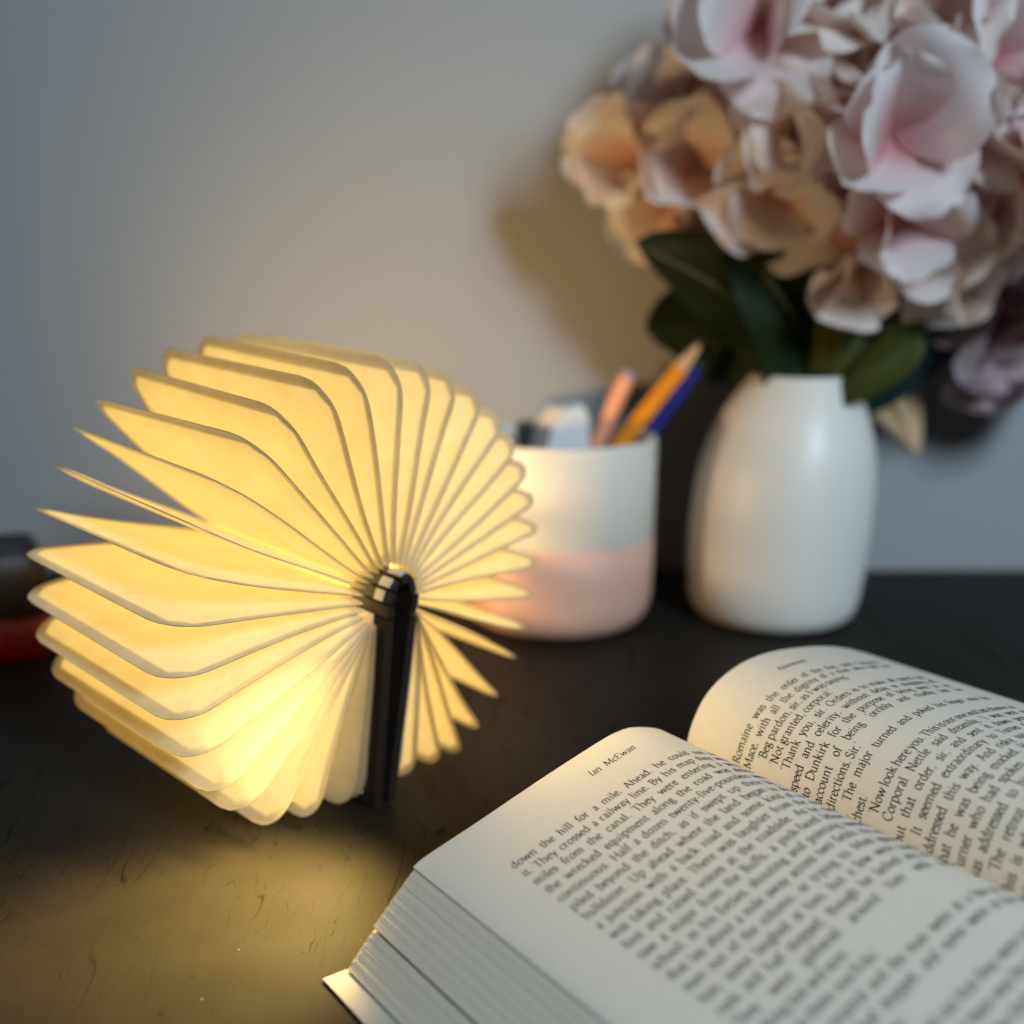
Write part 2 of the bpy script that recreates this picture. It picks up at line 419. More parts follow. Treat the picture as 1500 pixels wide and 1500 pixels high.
# pages: two sheets sealed together along the rim, open towards the hub
ANG = [22.2, 33.6, 44.4, 54.4, 65.9, 76.3, 86.5, 97.6, 109.0, 119.6, 129.6, 139.3, 149.9, 160.7, 171.0, 182.0, 192.0, 202.4, 212.7, 222.6, 232.3, 241.9, 251.6, 260.7, 270.1, 279.4, 289.2, 299.6, 310.4, 320.9, 329.9, 338.6, 348.4]
def page_mesh(phi, idx, g0=0.0013, rmax=None, bulge=None, root_at=None, end_at=None):
    ph = R(phi)
    dirv = Vector((-math.sin(ph), -math.cos(ph)))
    end = dirv * (rmax or LR)
    # the root sits on the outside of the hinge
    rp = max(R(62), min(R(298), ph))
    root = ARC_C + Vector((-math.sin(rp), -math.cos(rp)))*0.0142
    if ph < R(62): root += Vector((0.0016, -0.0050))*((R(62)-ph)/R(62))
    if ph > R(298): root += Vector((0.0006, -0.0045))*((ph-R(298))/R(62))
    if root_at: root = Vector(root_at); end = Vector(end_at)
    u = (end-root); Lr = u.length; u.normalize(); n = Vector((-u.y, u.x))
    rnd = random.Random(idx*13+1)
    bl = (bulge if bulge is not None else rnd.uniform(-0.0016, 0.0016))
    wv = rnd.uniform(-0.0007, 0.0007)
    tw = rnd.uniform(-0.0012, 0.0012)
    nr, ny = 26, 18
    rim = 0.0018; fin = 0.0046; rimn = 0.0012; finn = 0.0030
    def outline(side, sr=0.0, sy=0.0):
        rows = []
        for i in range(nr+1):
            t = i/nr
            # denser towards the fore edge
            t = 1-(1-t)**1.35
            r = (Lr-sr)*t
            rc_ = LRC-sr*0.6
            k = r-(Lr-sr-rc_)
            cut = rc_ - math.sqrt(max(0, rc_*rc_-k*k)) if k > 0 else 0.0
            row = []
            for j in range(ny+1):
                s = j/ny; s = s*s*(3-2*s)*0.5 + s*0.5
                y = sy + cut + (LL-sr-sy-2*cut)*s
                # distance to the sealed rim
                dr = Lr-rim-r; dy0 = y-rimn; dy1 = LL-rim-y
                dist = min(dr, dy0, dy1)
                g = g0*sstep(-0.0005, 0.0110, dist)*(1.0-0.30*t) + 0.00007
                tt = r/Lr; ss = y/LL
                off = bl*math.sin(math.pi*tt) + wv*math.sin(2*math.pi*tt) + tw*tt*(ss-0.5)*2 + side*g
                p = root + u*r + n*off
                row.append(LP(p.x, y, p.y))
            rows.append(row)
        return rows
    mb = MB()
    mb.grid(outline(+1)); mb.grid([list(reversed(r)) for r in outline(-1, 0.0015, 0.0010)])
    mid = outline(0)
    rim_line = [r[0] for r in mid] + mid[-1][1:-1] + [r[-1] for r in reversed(mid)]
    nn = Vector(LP(n.x, 0, n.y)) - Vector(LP(0, 0, 0)); nn.normalize(); e = 0.00011
    mb.grid([[tuple(Vector(p)-nn*e) for p in rim_line], [tuple(Vector(p)+nn*e) for p in rim_line]], 1)
    # added glowing panel hidden in the pocket, lights the page evenly
    glow_mb = MB(); rows = []
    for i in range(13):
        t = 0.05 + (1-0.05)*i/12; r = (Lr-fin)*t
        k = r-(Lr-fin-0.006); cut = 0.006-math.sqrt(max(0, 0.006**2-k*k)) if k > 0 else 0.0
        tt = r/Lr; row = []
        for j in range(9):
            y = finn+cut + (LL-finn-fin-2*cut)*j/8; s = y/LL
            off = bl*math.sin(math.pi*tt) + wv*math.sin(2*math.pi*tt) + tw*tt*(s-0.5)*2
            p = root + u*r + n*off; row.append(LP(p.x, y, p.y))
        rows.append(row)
    glow_mb.grid(rows)
    return mb, glow_mb
for i, a in enumerate(ANG):
    rm = min(LR, (LH.z-0.0012)/max(0.2, math.cos(R(a)))) if (a < 40 or a > 320) else LR
    rm = min(rm, LR)
    pg, glow_mb = page_mesh(a, i, rmax=rm)
    po = build(pg, 'page', [M['paper'], M['cutedge']], lamp)
    build(glow_mb, 'light_guide', M['led'], po)
def page_mesh0(*a, **k): return page_mesh(*a, **k)[0]
# the two end leaves lying against the covers
EL = (CL_T[0]-0.0021, CL_B[0]-0.0021); ER = (CR_T[0]+0.0021, CR_B[0]+0.0021)
# cream end papers pasted on the covers
for (xt, xb, sg) in ((EL[0], EL[1], -1), (ER[0], ER[1], 1)):
    mb = MB(); q = [(xt+sg*0.0001, -0.003), (xb+sg*0.0001, -0.0760), (xb+sg*0.0009, -0.0760), (xt+sg*0.0009, -0.003)]
    mb.loft([[LP(x, y, z) for x, z in q] for y in (0.004, LL+0.001)]); build(mb, 'end_paper', M['lining'], lamp, smooth=False)
build(page_mesh0(12.6, 90, g0=0.0002, bulge=0.0, root_at=(EL[0]-0.0020, -0.006), end_at=(EL[1]-0.0022, -0.0808)), 'page', [M['paper'], M['cutedge']], lamp)
build(page_mesh0(15.4, 91, g0=0.0003, bulge=0.0006, root_at=(EL[0]-0.0036, -0.007), end_at=(EL[1]-0.0085, -0.0812)), 'page', [M['paper'], M['cutedge']], lamp)
build(page_mesh0(353.6, 92, g0=0.0002, bulge=0.0, root_at=(ER[0]+0.0016, -0.007), end_at=(ER[1]+0.0040, -0.0800)), 'page', [M['paper'], M['cutedge']], lamp)

# ------------------------------------------------------------------ open paperback
BA = R(36.0)
BP = at_z(475, 1440, 0.0)
book = empty('open_paperback', (BP.x, BP.y, 0), BA)
tag(book, 'thick open paperback lying face up with printed text on both pages', 'book')
# book space: x = across the spread (left fore edge -> right), y = towards the head, z up (metres)
PL = [Vector((p.x, p.y))*0.001 for p in catmull([(31,27.2),(36,29.4),(55,34.9),(82,43),(105.7,49.4),(114,50.8),(121,50.5),(132.7,46.9),(140,41.5),(146,33),(149,24)], 8)]
PR = [Vector((p.x, p.y))*0.001 for p in catmull([(149,24),(147.2,33),(148,42),(154.5,53),(164.7,59.8),(179,63.5),(198,63.4),(227,58.7),(255,49),(280,37)], 8)]
BH = 0.198
class Prof:
    def __init__(s, pts):
        s.p = pts; s.a = [0.0]
        for i in range(1, len(pts)): s.a.append(s.a[-1] + (pts[i]-pts[i-1]).length)
        s.n = []
        for i in range(len(pts)):
            d = (pts[min(i+1, len(pts)-1)]-pts[max(i-1, 0)]).normalized(); s.n.append(Vector((-d.y, d.x)))
    def at(s, a, off=0.0):
        import bisect
        a = max(0.0, min(s.a[-1], a))
        i = max(1, min(len(s.a)-1, bisect.bisect_left(s.a, a)))
        t = (a-s.a[i-1])/max(1e-9, s.a[i]-s.a[i-1])
        return s.p[i-1].lerp(s.p[i], t) + s.n[i-1].lerp(s.n[i], t)*off
prL, prR = Prof(PL), Prof(PR)
def wave(f, s): return 0.0
def page_surface(pr, length, lift):
    mb = MB(); rows = []
    for k in range(25):
        s = -BH*k/24
        rows.append([(q.x, s, q.y + wave(j/70.0, s)) for q, j in ((pr.at(length*j/70.0, lift), j) for j in range(71))])
    mb.grid(rows)
    return mb
lp = build(page_surface(prL, prL.a[-1], 0.0), 'page', M['bookpaper'], book)
lp['label'] = 'printed page with the author name heading'
rp_ = build(page_surface(prR, 0.138, 0.0), 'page', M['bookpaper'], book)
# loose page just under the top left page, a touch short: its edge shows along the fore edge
def sheet_block(top, bot, n, seed, fore_first, gap_at=None, y_j=0.0004):
    rnd = random.Random(seed); mb = MB()
    for k in range(n):
        t0 = (k+0.004)/n; t1 = (k+0.996)/n
        jit = rnd.gauss(0, 0.00006) + 0.00005*math.sin(k*0.21+seed) 
        yj = rnd.uniform(0, y_j)
        def line(t):
            pts = []
            for i in range(len(top)):
                f = i/(len(top)-1)
                p = top[i].lerp(bot[i], t)
                ff = (1-f) if fore_first else f
                p = p + Vector((jit*(-1 if fore_first else 1)*ff**3, 0))
                pts.append(p)
            return pts
        A = line(t0); B = line(t1)
        ring = A + list(reversed(B))
        mb.loft([[(p.x, -BH+yj, p.y) for p in ring], [(p.x, -0.0004-yj, p.y) for p in ring]])
    return mb
def resample(pr, length, m, lift):
    return [pr.at(length*i/(m-1), lift) for i in range(m)]
topL = resample(prL, prL.a[-1], 22, -0.0004)
midL = [Vector((p.x, p.y)) for p in topL]
# bottom of the upper wad and of the lower wad
def lin(pts, m):
    pr = Prof([Vector(p)*0.001 for p in pts]); return [pr.at(pr.a[-1]*i/(m-1)) for i in range(m)]
upL = lin([(16.6, 12.6), (40, 16.5), (80, 21.5), (115, 24.5), (135, 22), (145, 17), (149, 12)], 22)
loL0 = lin([(16.2, 11.2), (40, 15.5), (80, 20.5), (115, 23.5), (135, 21), (145, 16), (149, 11)], 22)
loL1 = lin([(7.6, 1.7), (40, 1.8), (80, 2.2), (115, 3.5), (135, 5), (145, 6), (149, 6)], 22)
o = build(sheet_block(topL, upL, 210, 3, True), 'page_block', M['bookedge'], book, smooth=False); o['kind'] = 'stuff'
o = build(sheet_block(loL0, loL1, 140, 4, True), 'page_block', M['bookedge'], book, smooth=False); o['kind'] = 'stuff'
topR = resample(prR, 0.138, 22, -0.0004)
botR = lin([(149.5, 8), (154, 6), (170, 4), (200, 2.5), (240, 2), (262, 1.8), (272, 1.7)], 22)
o = build(sheet_block(topR, botR, 90, 5, False), 'page_block', M['bookedge'], book, smooth=False); o['kind'] = 'stuff'
# cover: white inside, dark outside
def cover_sheet(pts, th=0.0006):
    P_ = [Vector(p)*0.001 for p in pts]
    mb = MB()
    up = [[(p.x, y, p.y+th) for p in P_] for y in (-BH-0.001, 0.0008)]
    dn = [[(p.x, y, p.y) for p in P_] for y in (-BH-0.001, 0.0008)]
    mb.grid(up, 0); mb.grid([list(reversed(r)) for r in dn], 1)
    for e in (0, -1):
        mb.quad(up[0][e], up[1][e], dn[1][e], dn[0][e], 1)
    for r in (0, 1):
        for j in range(len(P_)-1): mb.quad(up[r][j], up[r][j+1], dn[r][j+1], dn[r][j], 1)
    return mb
build(cover_sheet([(0, 0.4), (30, 0.4), (70, 0.5), (120, 1.2), (140, 2.6), (147, 4.0)]), 'cover', [M['coverin'], M['coverout']], book, smooth=False)
build(cover_sheet([(152.5, 4.0), (160, 2.4), (190, 0.9), (240, 0.4), (281, 0.4)]), 'cover', [M['coverin'], M['coverout']], book, smooth=False)
build(cover_sheet([(147.2, 4.0), (150, 4.6), (152.3, 4.0)]), 'spine', [M['coverin'], M['coverout']], book, smooth=False)

# ---- lettering: a small broad-nib serif alphabet, printed on the curved pages
def S(*p): return ('c', p)
def Ln(*p): return ('l', p)
def foot(x, y=0.0, h=0.075): return ('s', ((x-h, y), (x+h, y)))
def flag(x, y): return ('s', ((x-0.075, y-0.03), (x, y)))
def ell(cx, cy_, rx, ry, n=14):
    return ('o', tuple((cx+rx*math.cos(2*math.pi*k/n+1.2), cy_+ry*math.sin(2*math.pi*k/n+1.2)) for k in range(n+1)))
G = {
'a': (.45, [S((.09,.37),(.15,.44),(.24,.46),(.31,.41),(.325,.30),(.325,.09),(.36,.01),(.43,.03)), S((.325,.27),(.2,.235),(.09,.16),(.09,.05),(.17,-.005),(.26,.03),(.325,.1))]),
'b': (.53, [Ln((.11,.72),(.11,.02)), flag(.11,.72), S((.11,.36),(.2,.45),(.31,.46),(.43,.37),(.465,.23),(.41,.07),(.29,-.01),(.17,.01),(.11,.06))]),
'c': (.42, [S((.38,.37),(.30,.45),(.22,.455),(.1,.38),(.055,.23),(.1,.07),(.21,-.01),(.31,.02),(.39,.08))]),
'd': (.55, [S((.40,.38),(.31,.455),(.2,.445),(.09,.35),(.055,.2),(.11,.05),(.22,-.01),(.33,.04),(.40,.13)), Ln((.40,.72),(.40,.0)), flag(.40,.72), ('s', ((.40,.0),(.50,.02)))]),
'e': (.44, [S((.07,.255),(.22,.262),(.37,.275)), S((.37,.275),(.355,.38),(.255,.458),(.15,.43),(.065,.32),(.055,.18),(.12,.04),(.24,-.01),(.33,.02),(.4,.09))]),
'f': (.31, [S((.345,.665),(.28,.725),(.2,.7),(.15,.6),(.145,.48)), Ln((.145,.5),(.145,0)), foot(.145), ('s', ((.03,.44),(.28,.44)))]),
'g': (.48, [ell(.215,.315,.135,.14), S((.13,.2),(.08,.13),(.13,.075),(.28,.06),(.40,.01),(.40,-.12),(.28,-.22),(.13,-.21),(.05,-.13),(.09,-.04),(.17,.05)), ('s', ((.32,.41),(.45,.45)))]),
'h': (.56, [Ln((.11,.72),(.11,0)), flag(.11,.72), foot(.11), S((.11,.34),(.2,.43),(.3,.46),(.39,.41),(.415,.3),(.415,.1),(.415,0)), foot(.42)]),
'i': (.27, [Ln((.135,.46),(.135,0)), flag(.135,.46), foot(.135), ('d', ((.13,.63),))]),
'j': (.26, [S((.14,.46),(.14,.1),(.14,-.1),(.09,-.21),(.0,-.23)), flag(.14,.46), ('d', ((.13,.63),))]),
'k': (.53, [Ln((.11,.72),(.11,0)), flag(.11,.72), foot(.11), Ln((.12,.2),(.38,.45)), Ln((.22,.29),(.43,0)), foot(.45,0,.06), ('s',((.3,.455),(.45,.455)))]),
'l': (.27, [Ln((.135,.72),(.135,0)), flag(.135,.72), foot(.135)]),
'm': (.84, [Ln((.11,.46),(.11,0)), flag(.11,.46), foot(.11), S((.11,.34),(.2,.43),(.28,.46),(.37,.41),(.395,.3),(.395,.1),(.395,0)), foot(.395), S((.395,.34),(.48,.43),(.57,.46),(.66,.41),(.685,.3),(.685,.1),(.685,0)), foot(.69)]),
'n': (.57, [Ln((.11,.46),(.11,0)), flag(.11,.46), foot(.11), S((.11,.34),(.2,.43),(.3,.46),(.39,.41),(.415,.3),(.415,.1),(.415,0)), foot(.42)]),
'o': (.51, [ell(.255,.225,.195,.235)]),
'p': (.54, [Ln((.11,.46),(.11,-.24)), flag(.11,.46), foot(.11,-.24), S((.11,.36),(.2,.45),(.31,.46),(.43,.37),(.465,.23),(.41,.07),(.29,-.01),(.17,.01),(.11,.06))]),
'q': (.53, [S((.40,.38),(.31,.455),(.2,.445),(.09,.35),(.055,.2),(.11,.05),(.22,-.01),(.33,.04),(.40,.13)), Ln((.40,.46),(.40,-.24)), foot(.40,-.24)]),
'r': (.38, [Ln((.11,.46),(.11,0)), flag(.11,.46), foot(.12,0,.085), S((.11,.33),(.18,.42),(.26,.46),(.34,.44))]),
's': (.38, [S((.32,.37),(.25,.45),(.16,.46),(.075,.4),(.085,.31),(.2,.24),(.305,.17),(.325,.08),(.25,0),(.15,-.01),(.055,.07))]),
't': (.33, [S((.15,.58),(.14,.4),(.14,.12),(.175,.015),(.25,0),(.315,.05)), ('s', ((.03,.44),(.3,.44)))]),
'u': (.57, [S((.105,.46),(.105,.3),(.105,.12),(.16,.01),(.25,-.005),(.35,.05),(.415,.13)), flag(.105,.455), Ln((.415,.46),(.415,0)), flag(.415,.455), ('s',((.415,.0),(.51,.02)))]),
'v': (.50, [Ln((.06,.46),(.25,0)), Ln((.25,0),(.43,.46)), foot(.07,.455,.07), foot(.43,.455,.06)]),
'w': (.76, [Ln((.06,.46),(.22,0)), Ln((.22,0),(.38,.44)), Ln((.37,.46),(.54,0)), Ln((.54,0),(.69,.46)), foot(.07,.455,.07), foot(.69,.455,.06)]),
'x': (.49, [Ln((.07,.46),(.41,0)), Ln((.41,.46),(.06,0)), foot(.09,.455,.06), foot(.4,.455,.06), foot(.08,0,.06), foot(.41,0,.06)]),
'y': (.50, [Ln((.06,.46),(.25,0)), S((.43,.46),(.25,0),(.17,-.19),(.06,-.22)), foot(.07,.455,.07), foot(.43,.455,.06)]),
'z': (.44, [Ln((.07,.44),(.38,.44)), Ln((.37,.44),(.06,.01)), Ln((.06,.01),(.39,.01))]),
'A': (.70, [Ln((.07,0),(.33,.69)), Ln((.33,.69),(.61,0)), Ln((.17,.24),(.51,.24)), foot(.08,0,.08), foot(.62,0,.09)]),
'B': (.60, [Ln((.14,.68),(.14,0)), S((.06,.68),(.3,.68),(.45,.6),(.44,.42),(.3,.36),(.14,.36)), S((.3,.36),(.47,.31),(.53,.17),(.44,.03),(.28,0),(.06,0))]),
'C': (.68, [S((.60,.56),(.5,.67),(.36,.69),(.16,.58),(.06,.34),(.16,.1),(.36,-.01),(.5,.02),(.62,.12)), ('s',((.60,.52),(.61,.67)))]),
'D': (.74, [Ln((.14,.68),(.14,0)), S((.06,.68),(.3,.68),(.52,.63),(.67,.46),(.67,.24),(.53,.05),(.3,0),(.06,0))]),
'E': (.58, [Ln((.14,.68),(.14,0)), ('s',((.06,.68),(.50,.68))), ('s',((.14,.36),(.42,.36))), ('s',((.06,0),(.52,0))), ('s',((.50,.68),(.50,.58))), ('s',((.52,0),(.54,.12)))]),
'F': (.55, [Ln((.14,.68),(.14,0)), ('s',((.06,.68),(.50,.68))), ('s',((.14,.36),(.42,.36))), foot(.14,0,.09), ('s',((.50,.68),(.50,.58)))]),
'G': (.74, [S((.60,.56),(.5,.67),(.36,.69),(.16,.58),(.06,.34),(.16,.1),(.36,-.01),(.5,.02),(.61,.1)), Ln((.61,.3),(.61,.05)), foot(.61,.3,.09)]),
'H': (.78, [Ln((.14,.68),(.14,0)), Ln((.63,.68),(.63,0)), Ln((.14,.36),(.63,.36)), foot(.14,0,.09), foot(.14,.68,.09), foot(.63,0,.09), foot(.63,.68,.09)]),
'I': (.33, [Ln((.165,.68),(.165,0)), foot(.165,0,.09), foot(.165,.68,.09)]),
'M': (.92, [Ln((.14,.68),(.11,0)), Ln((.14,.68),(.45,.06)), Ln((.45,.06),(.75,.68)), Ln((.75,.68),(.79,0)), foot(.11,0,.09), foot(.79,0,.09), foot(.12,.68,.07), foot(.79,.68,.07)]),
'N': (.78, [Ln((.14,.68),(.14,0)), Ln((.13,.68),(.63,.0)), Ln((.63,.68),(.63,0)), foot(.14,0,.09), foot(.10,.68,.07), foot(.63,.68,.09)]),
'O': (.76, [ell(.38,.34,.31,.35,20)]),
'P': (.57, [Ln((.14,.68),(.14,0)), S((.06,.68),(.3,.68),(.46,.63),(.52,.5),(.45,.36),(.3,.31),(.14,.31)), foot(.14,0,.09)]),
'R': (.64, [Ln((.14,.68),(.14,0)), S((.06,.68),(.3,.68),(.46,.63),(.5,.51),(.43,.39),(.3,.35),(.14,.35)), foot(.14,0,.09), Ln((.3,.35),(.57,0)), foot(.58,0,.07)]),
'S': (.52, [S((.43,.57),(.34,.67),(.22,.69),(.1,.6),(.11,.46),(.26,.36),(.42,.27),(.45,.12),(.34,0),(.19,-.01),(.06,.1))]),
'T': (.62, [Ln((.31,.68),(.31,0)), ('s',((.04,.68),(.58,.68))), foot(.31,0,.1), ('s',((.04,.68),(.04,.57))), ('s',((.58,.68),(.58,.57)))]),
'U': (.74, [S((.13,.68),(.13,.3),(.15,.1),(.27,-.01),(.43,-.01),(.56,.08),(.6,.25),(.6,.45),(.6,.68)), foot(.13,.68,.09), foot(.6,.68,.08)]),
'.': (.23, [('d', ((.11,.035),))]),
',': (.23, [('d', ((.11,.035),)), ('s', ((.13,.02),(.08,-.11)))]),
"'": (.20, [('s', ((.12,.72),(.08,.54))), ('s', ((.135,.72),(.09,.54)))]),
'-': (.32, [Ln((.05,.22),(.27,.22))]),
' ': (.24, []),
}
NIB_A, NIB_B, NIB_ANG = 0.052, 0.018, R(28)
def nib(nx, ny):
    ux, uy = math.cos(NIB_ANG), math.sin(NIB_ANG)
    a = (nx*ux+ny*uy)*NIB_A; b = (-nx*uy+ny*ux)*NIB_B
    return math.sqrt(a*a+b*b)
GL = {}
for ch, (adv, strokes) in G.items():
    quads = []; 
    for kind, pts in strokes:
        if kind == 'd':
            cx, cy_ = pts[0]; r = 0.052
            ring = [(cx+r*math.cos(k*math.pi/4), cy_+r*math.sin(k*math.pi/4)) for k in range(8)]
            quads.append(ring); continue
        if kind == 'c': P_ = [(p.x, p.y) for p in catmull([Vector((a, b)) for a, b in pts], 3)]
        elif kind == 'o': P_ = list(pts)
        else:
            (x0, y0), (x1, y1) = pts[0], pts[-1]
            P_ = [(x0+(x1-x0)*k/3, y0+(y1-y0)*k/3) for k in range(4)]
        Lh = []; Rh = []
        for i in range(len(P_)):
            if kind == 'o': pa = P_[i-1 if i else -2]; pb = P_[i+1 if i < len(P_)-1 else 1]
            else: pa = P_[max(i-1, 0)]; pb = P_[min(i+1, len(P_)-1)]
            dx, dy = pb[0]-pa[0], pb[1]-pa[1]; l = math.hypot(dx, dy) or 1
            nx, ny = -dy/l, dx/l
            h = 0.017 if kind == 's' else nib(nx, ny)
            Lh.append((P_[i][0]+nx*h, P_[i][1]+ny*h)); Rh.append((P_[i][0]-nx*h, P_[i][1]-ny*h))
        for i in range(len(P_)-1): quads.append([Rh[i], Rh[i+1], Lh[i+1], Lh[i]])
    GL[ch] = (adv, quads)
def width(txt): return sum(GL.get(c, GL['n'])[0] for c in txt)
def set_line(mb, pr, txt, a0, s0, em, full=None, slant=0.0, lift=0.00009, fade=None):
    x = a0; nsp = txt.count(' '); ex = em*0.815
    extra = 0.0
    if full and nsp: extra = max(-0.10*em, (full - width(txt)*ex)/nsp)
    for c in txt:
        adv, quads = GL.get(c, GL['n'])
        for q in quads:
            n = len(mb.v)
            for (gx, gy) in q:
                p = pr.at(x + (gx + slant*gy)*ex, lift)
                mb.v.append((p.x, -s0 + gy*em, p.y))
            mb.f.append(tuple(range(n, n+len(q)))); mb.m.append(0)
        x += adv*ex + (extra if c == ' ' else 0.0)
EM = 0.0047
left_lines = [
 (0, 1, "down the hill for a mile. Ahead, he could not see"),
 (0, 1, "it. They crossed a railway line. By his map they were"),
 (0, 1, "miles from the canal. They were entering a small"),
 (0, 1, "the wrecked equipment along the road was almost"),
 (0, 1, "continuous. Half a dozen twenty-five-pounders were"),
 (0, 1, "piled beyond the ditch, as if swept up there by a"),
 (0, 1, "bulldozer. Up ahead where the land began to drop"),
 (0, 1, "a junction with a back road and some kind of row"),
 (0, 1, "was taking place. There was laughter from the men"),
 (0, 1, "foot and raised voices at the roadside. As he came"),
 (0, 1, "saw a major from the Buffs, a pink-faced fellow of"),
 (0, 1, "school, in his forties, shouting and pointing towards"),
 (0, 1, "that lay about a mile away across two fields. He was"),
 (0, 1, "men out of the column, or trying to. Most ignored"),
 (0, 1, "him, some laughed at him, but a few were caught"),
 (0, 1, "rank and had stopped, though he lacked any of it"),
 (0, 1, "They were gathered around him with their"),
 (0, 0, "looking lost and sure."),
 (1, 0, "'You there. You'll do.'"),
 (1, 1, "The corporal and the man were at a few of the"),
 (0, 1, "road and had stopped, and some were at the line."),
 (1, 0, "'The column.'"),
 (1, 1, "He had pointed out that they were to be there and"),
 (0, 1, "across the fields and there was the road and the wood"),
 (0, 1, "and the men were at the ditch and the land was there"),
 (1, 1, "It was some kind of order, and he was at the head"),
 (0, 1, "of the road, there was a mile of it to the railway"),
 (0, 0, "line and the canal."),
 (1, 1, "There was the road and the ditch and the field."),
]
mb = MB()
set_line(mb, prL, "Ian McEwan", 0.0625, 0.0133, 0.0044, full=0.0200, slant=0.20)
for k, (ind, just, txt) in enumerate(left_lines):
    a0 = 0.0192 + ind*0.0050
    set_line(mb, prL, txt, a0, 0.0278 + k*0.00553, EM, full=(0.1076-a0) if just else None)
build(mb, 'printed_text', M['ink'], lp, smooth=False)
right_lines = [
 (0, 1, "Romaine was the order of the day, said Corporal"),
 (0, 1, "Mace, with all the dignity of a man who had not"),
 (1, 0, "'Beg pardon, sir, as I was saying.'"),
 (1, 0, "'Not granted, corporal.'"),
 (1, 1, "'Thank you, sir. Orders is to make all speed and"),
 (0, 1, "speed and celerity, without delay or stopping off,"),
 (0, 1, "to Dunkirk for the purpose of being seen to, on"),
 (0, 1, "account of being 'orribly and cruelly lost for"),
 (0, 0, "directions. Sir.'"),
 (1, 1, "The major turned and poked his finger into his"),
 (0, 0, "chest."),
 (1, 1, "'Now look here you. This is our one and last chance, so'"),
 (1, 1, "Corporal Nettle said dreamily, 'I was sent out"),
 (0, 1, "out that order, sir, and sent it down personally.'"),
 (1, 1, "It seemed extraordinary to Turner that he was"),
 (0, 1, "addressed this way. And risky too. The major and"),
 (0, 1, "that he was being mocked. He looked at them, to"),
 (0, 1, "Turner who had spoken out, and the order he had"),
 (0, 1, "was addressed to him, and to none of the others."),
 (1, 1, "'The retreat is over, and we are to stop here.'"),
 (0, 1, "This is where we are, and the men were to look"),
 (0, 1, "out for the road and the column at the canal."),
 (1, 1, "'Sir, he had said, and turned away from them"),
 (0, 1, "and the men were at the ditch and the land was"),
]
mb = MB()
set_line(mb, prR, "Atonement", 0.0575, 0.0150, 0.0040, slant=0.20)
for k, (ind, just, txt) in enumerate(right_lines):
    a0 = 0.0152 - 0.00013*k + ind*0.0048
    set_line(mb, prR, txt, a0, 0.0252 + k*0.00503, EM, full=(0.1035-a0) if just else None)
build(mb, 'printed_text', M['ink'], rp_, smooth=False)

# ------------------------------------------------------------------ pen pot and what stands in it
PX, PY = 0.0268, 0.657
pot = empty('pen_pot', (PX, PY, 0))
tag(pot, 'round ceramic pen pot, cream above and pink below', 'pot')
pr_ = 0.0575; ph_ = 0.1120
split = 0.0535
mb = MB()
mb.lathe([(pr_*0.985, split), (pr_, split+0.001), (pr_+0.0006, ph_-0.003), (pr_, ph_-0.0008), (pr_-0.0018, ph_), (pr_-0.0038, ph_-0.001), (pr_-0.0045, ph_-0.004), (pr_-0.005, 0.008), (0.0, 0.006)], 72)
build(mb, 'upper_body', M['cream'], pot)
mb = MB()
mb.lathe([(0.0, 0.0002), (pr_*0.70, 0.0002), (pr_*0.82, 0.0012), (pr_*0.91, 0.0050), (pr_*0.965, 0.0115), (pr_*0.99, 0.020), (pr_, 0.034), (pr_+0.0003, split-0.0006), (pr_*0.985, split)], 72)
build(mb, 'lower_body', M['pink'], pot)

def rod(name, a, b, rad, sections, n=12):
    """a thing made of stacked round or six sided lengths: sections = (part name, material, t0, t1, r0, r1)"""
    A = Vector(a); B = Vector(b); root = empty(name, A)
    for (pn, mat, t0, t1, r0, r1) in sections:
        mb = MB(); tube(mb, [(B-A)*t0, (B-A)*((t0+t1)/2), (B-A)*t1], r0*rad, r1*rad, n)
        build(mb, pn, mat, root, smooth=(n > 8))
    return root
def potpt(dx, dy, z): return Vector((PX+dx, PY+dy, z))
tip = at_y(1031, 497, PY+0.012)
p0 = potpt(0.018, 0.006, 0.009)
base_pt = at_y(905, 655, PY+0.004)
dirp = (tip-base_pt).normalized(); L_ = (tip.z-0.012)/dirp.z
st = tip - dirp*min(L_, 0.13)
o = rod('pencil', st, tip, 0.0052, [('shaft', M['pencil'], 0, 0.83, 1, 1), ('sharpened_wood', M['wood'], 0.83, 0.965, 0.98, 0.32), ('lead', M['lead'], 0.965, 1.0, 0.3, 0.06)], 6)
tag(o, 'sharpened orange pencil leaning in the pen pot, point up', 'pencil')
tip = at_y(922, 545, PY+0.020); base_pt = at_y(868, 660, PY+0.016)
dirp = (tip-base_pt).normalized(); st = tip - dirp*0.10
o = rod('crayon', st, tip, 0.0052, [('shaft', M['pinkpen'], 0, 0.955, 1, 1), ('end_cap', M['mauve'], 0.955, 1.0, 0.98, 0.85)], 14)
tag(o, 'salmon pink pencil with a mauve end standing in the pen pot', 'pencil')
tip = at_y(1038, 512, PY+0.024); base_pt = at_y(925, 672, PY+0.017)
dirp = (tip-base_pt).normalized(); st = tip - dirp*0.13
o = rod('pen', st, tip, 0.0042, [('barrel', M['blue'], 0, 0.90, 1, 1), ('cap_end', M['blackp'], 0.90, 1.0, 1.02, 0.6)], 14)
tag(o, 'dark blue pen behind the orange pencil in the pen pot', 'pen')
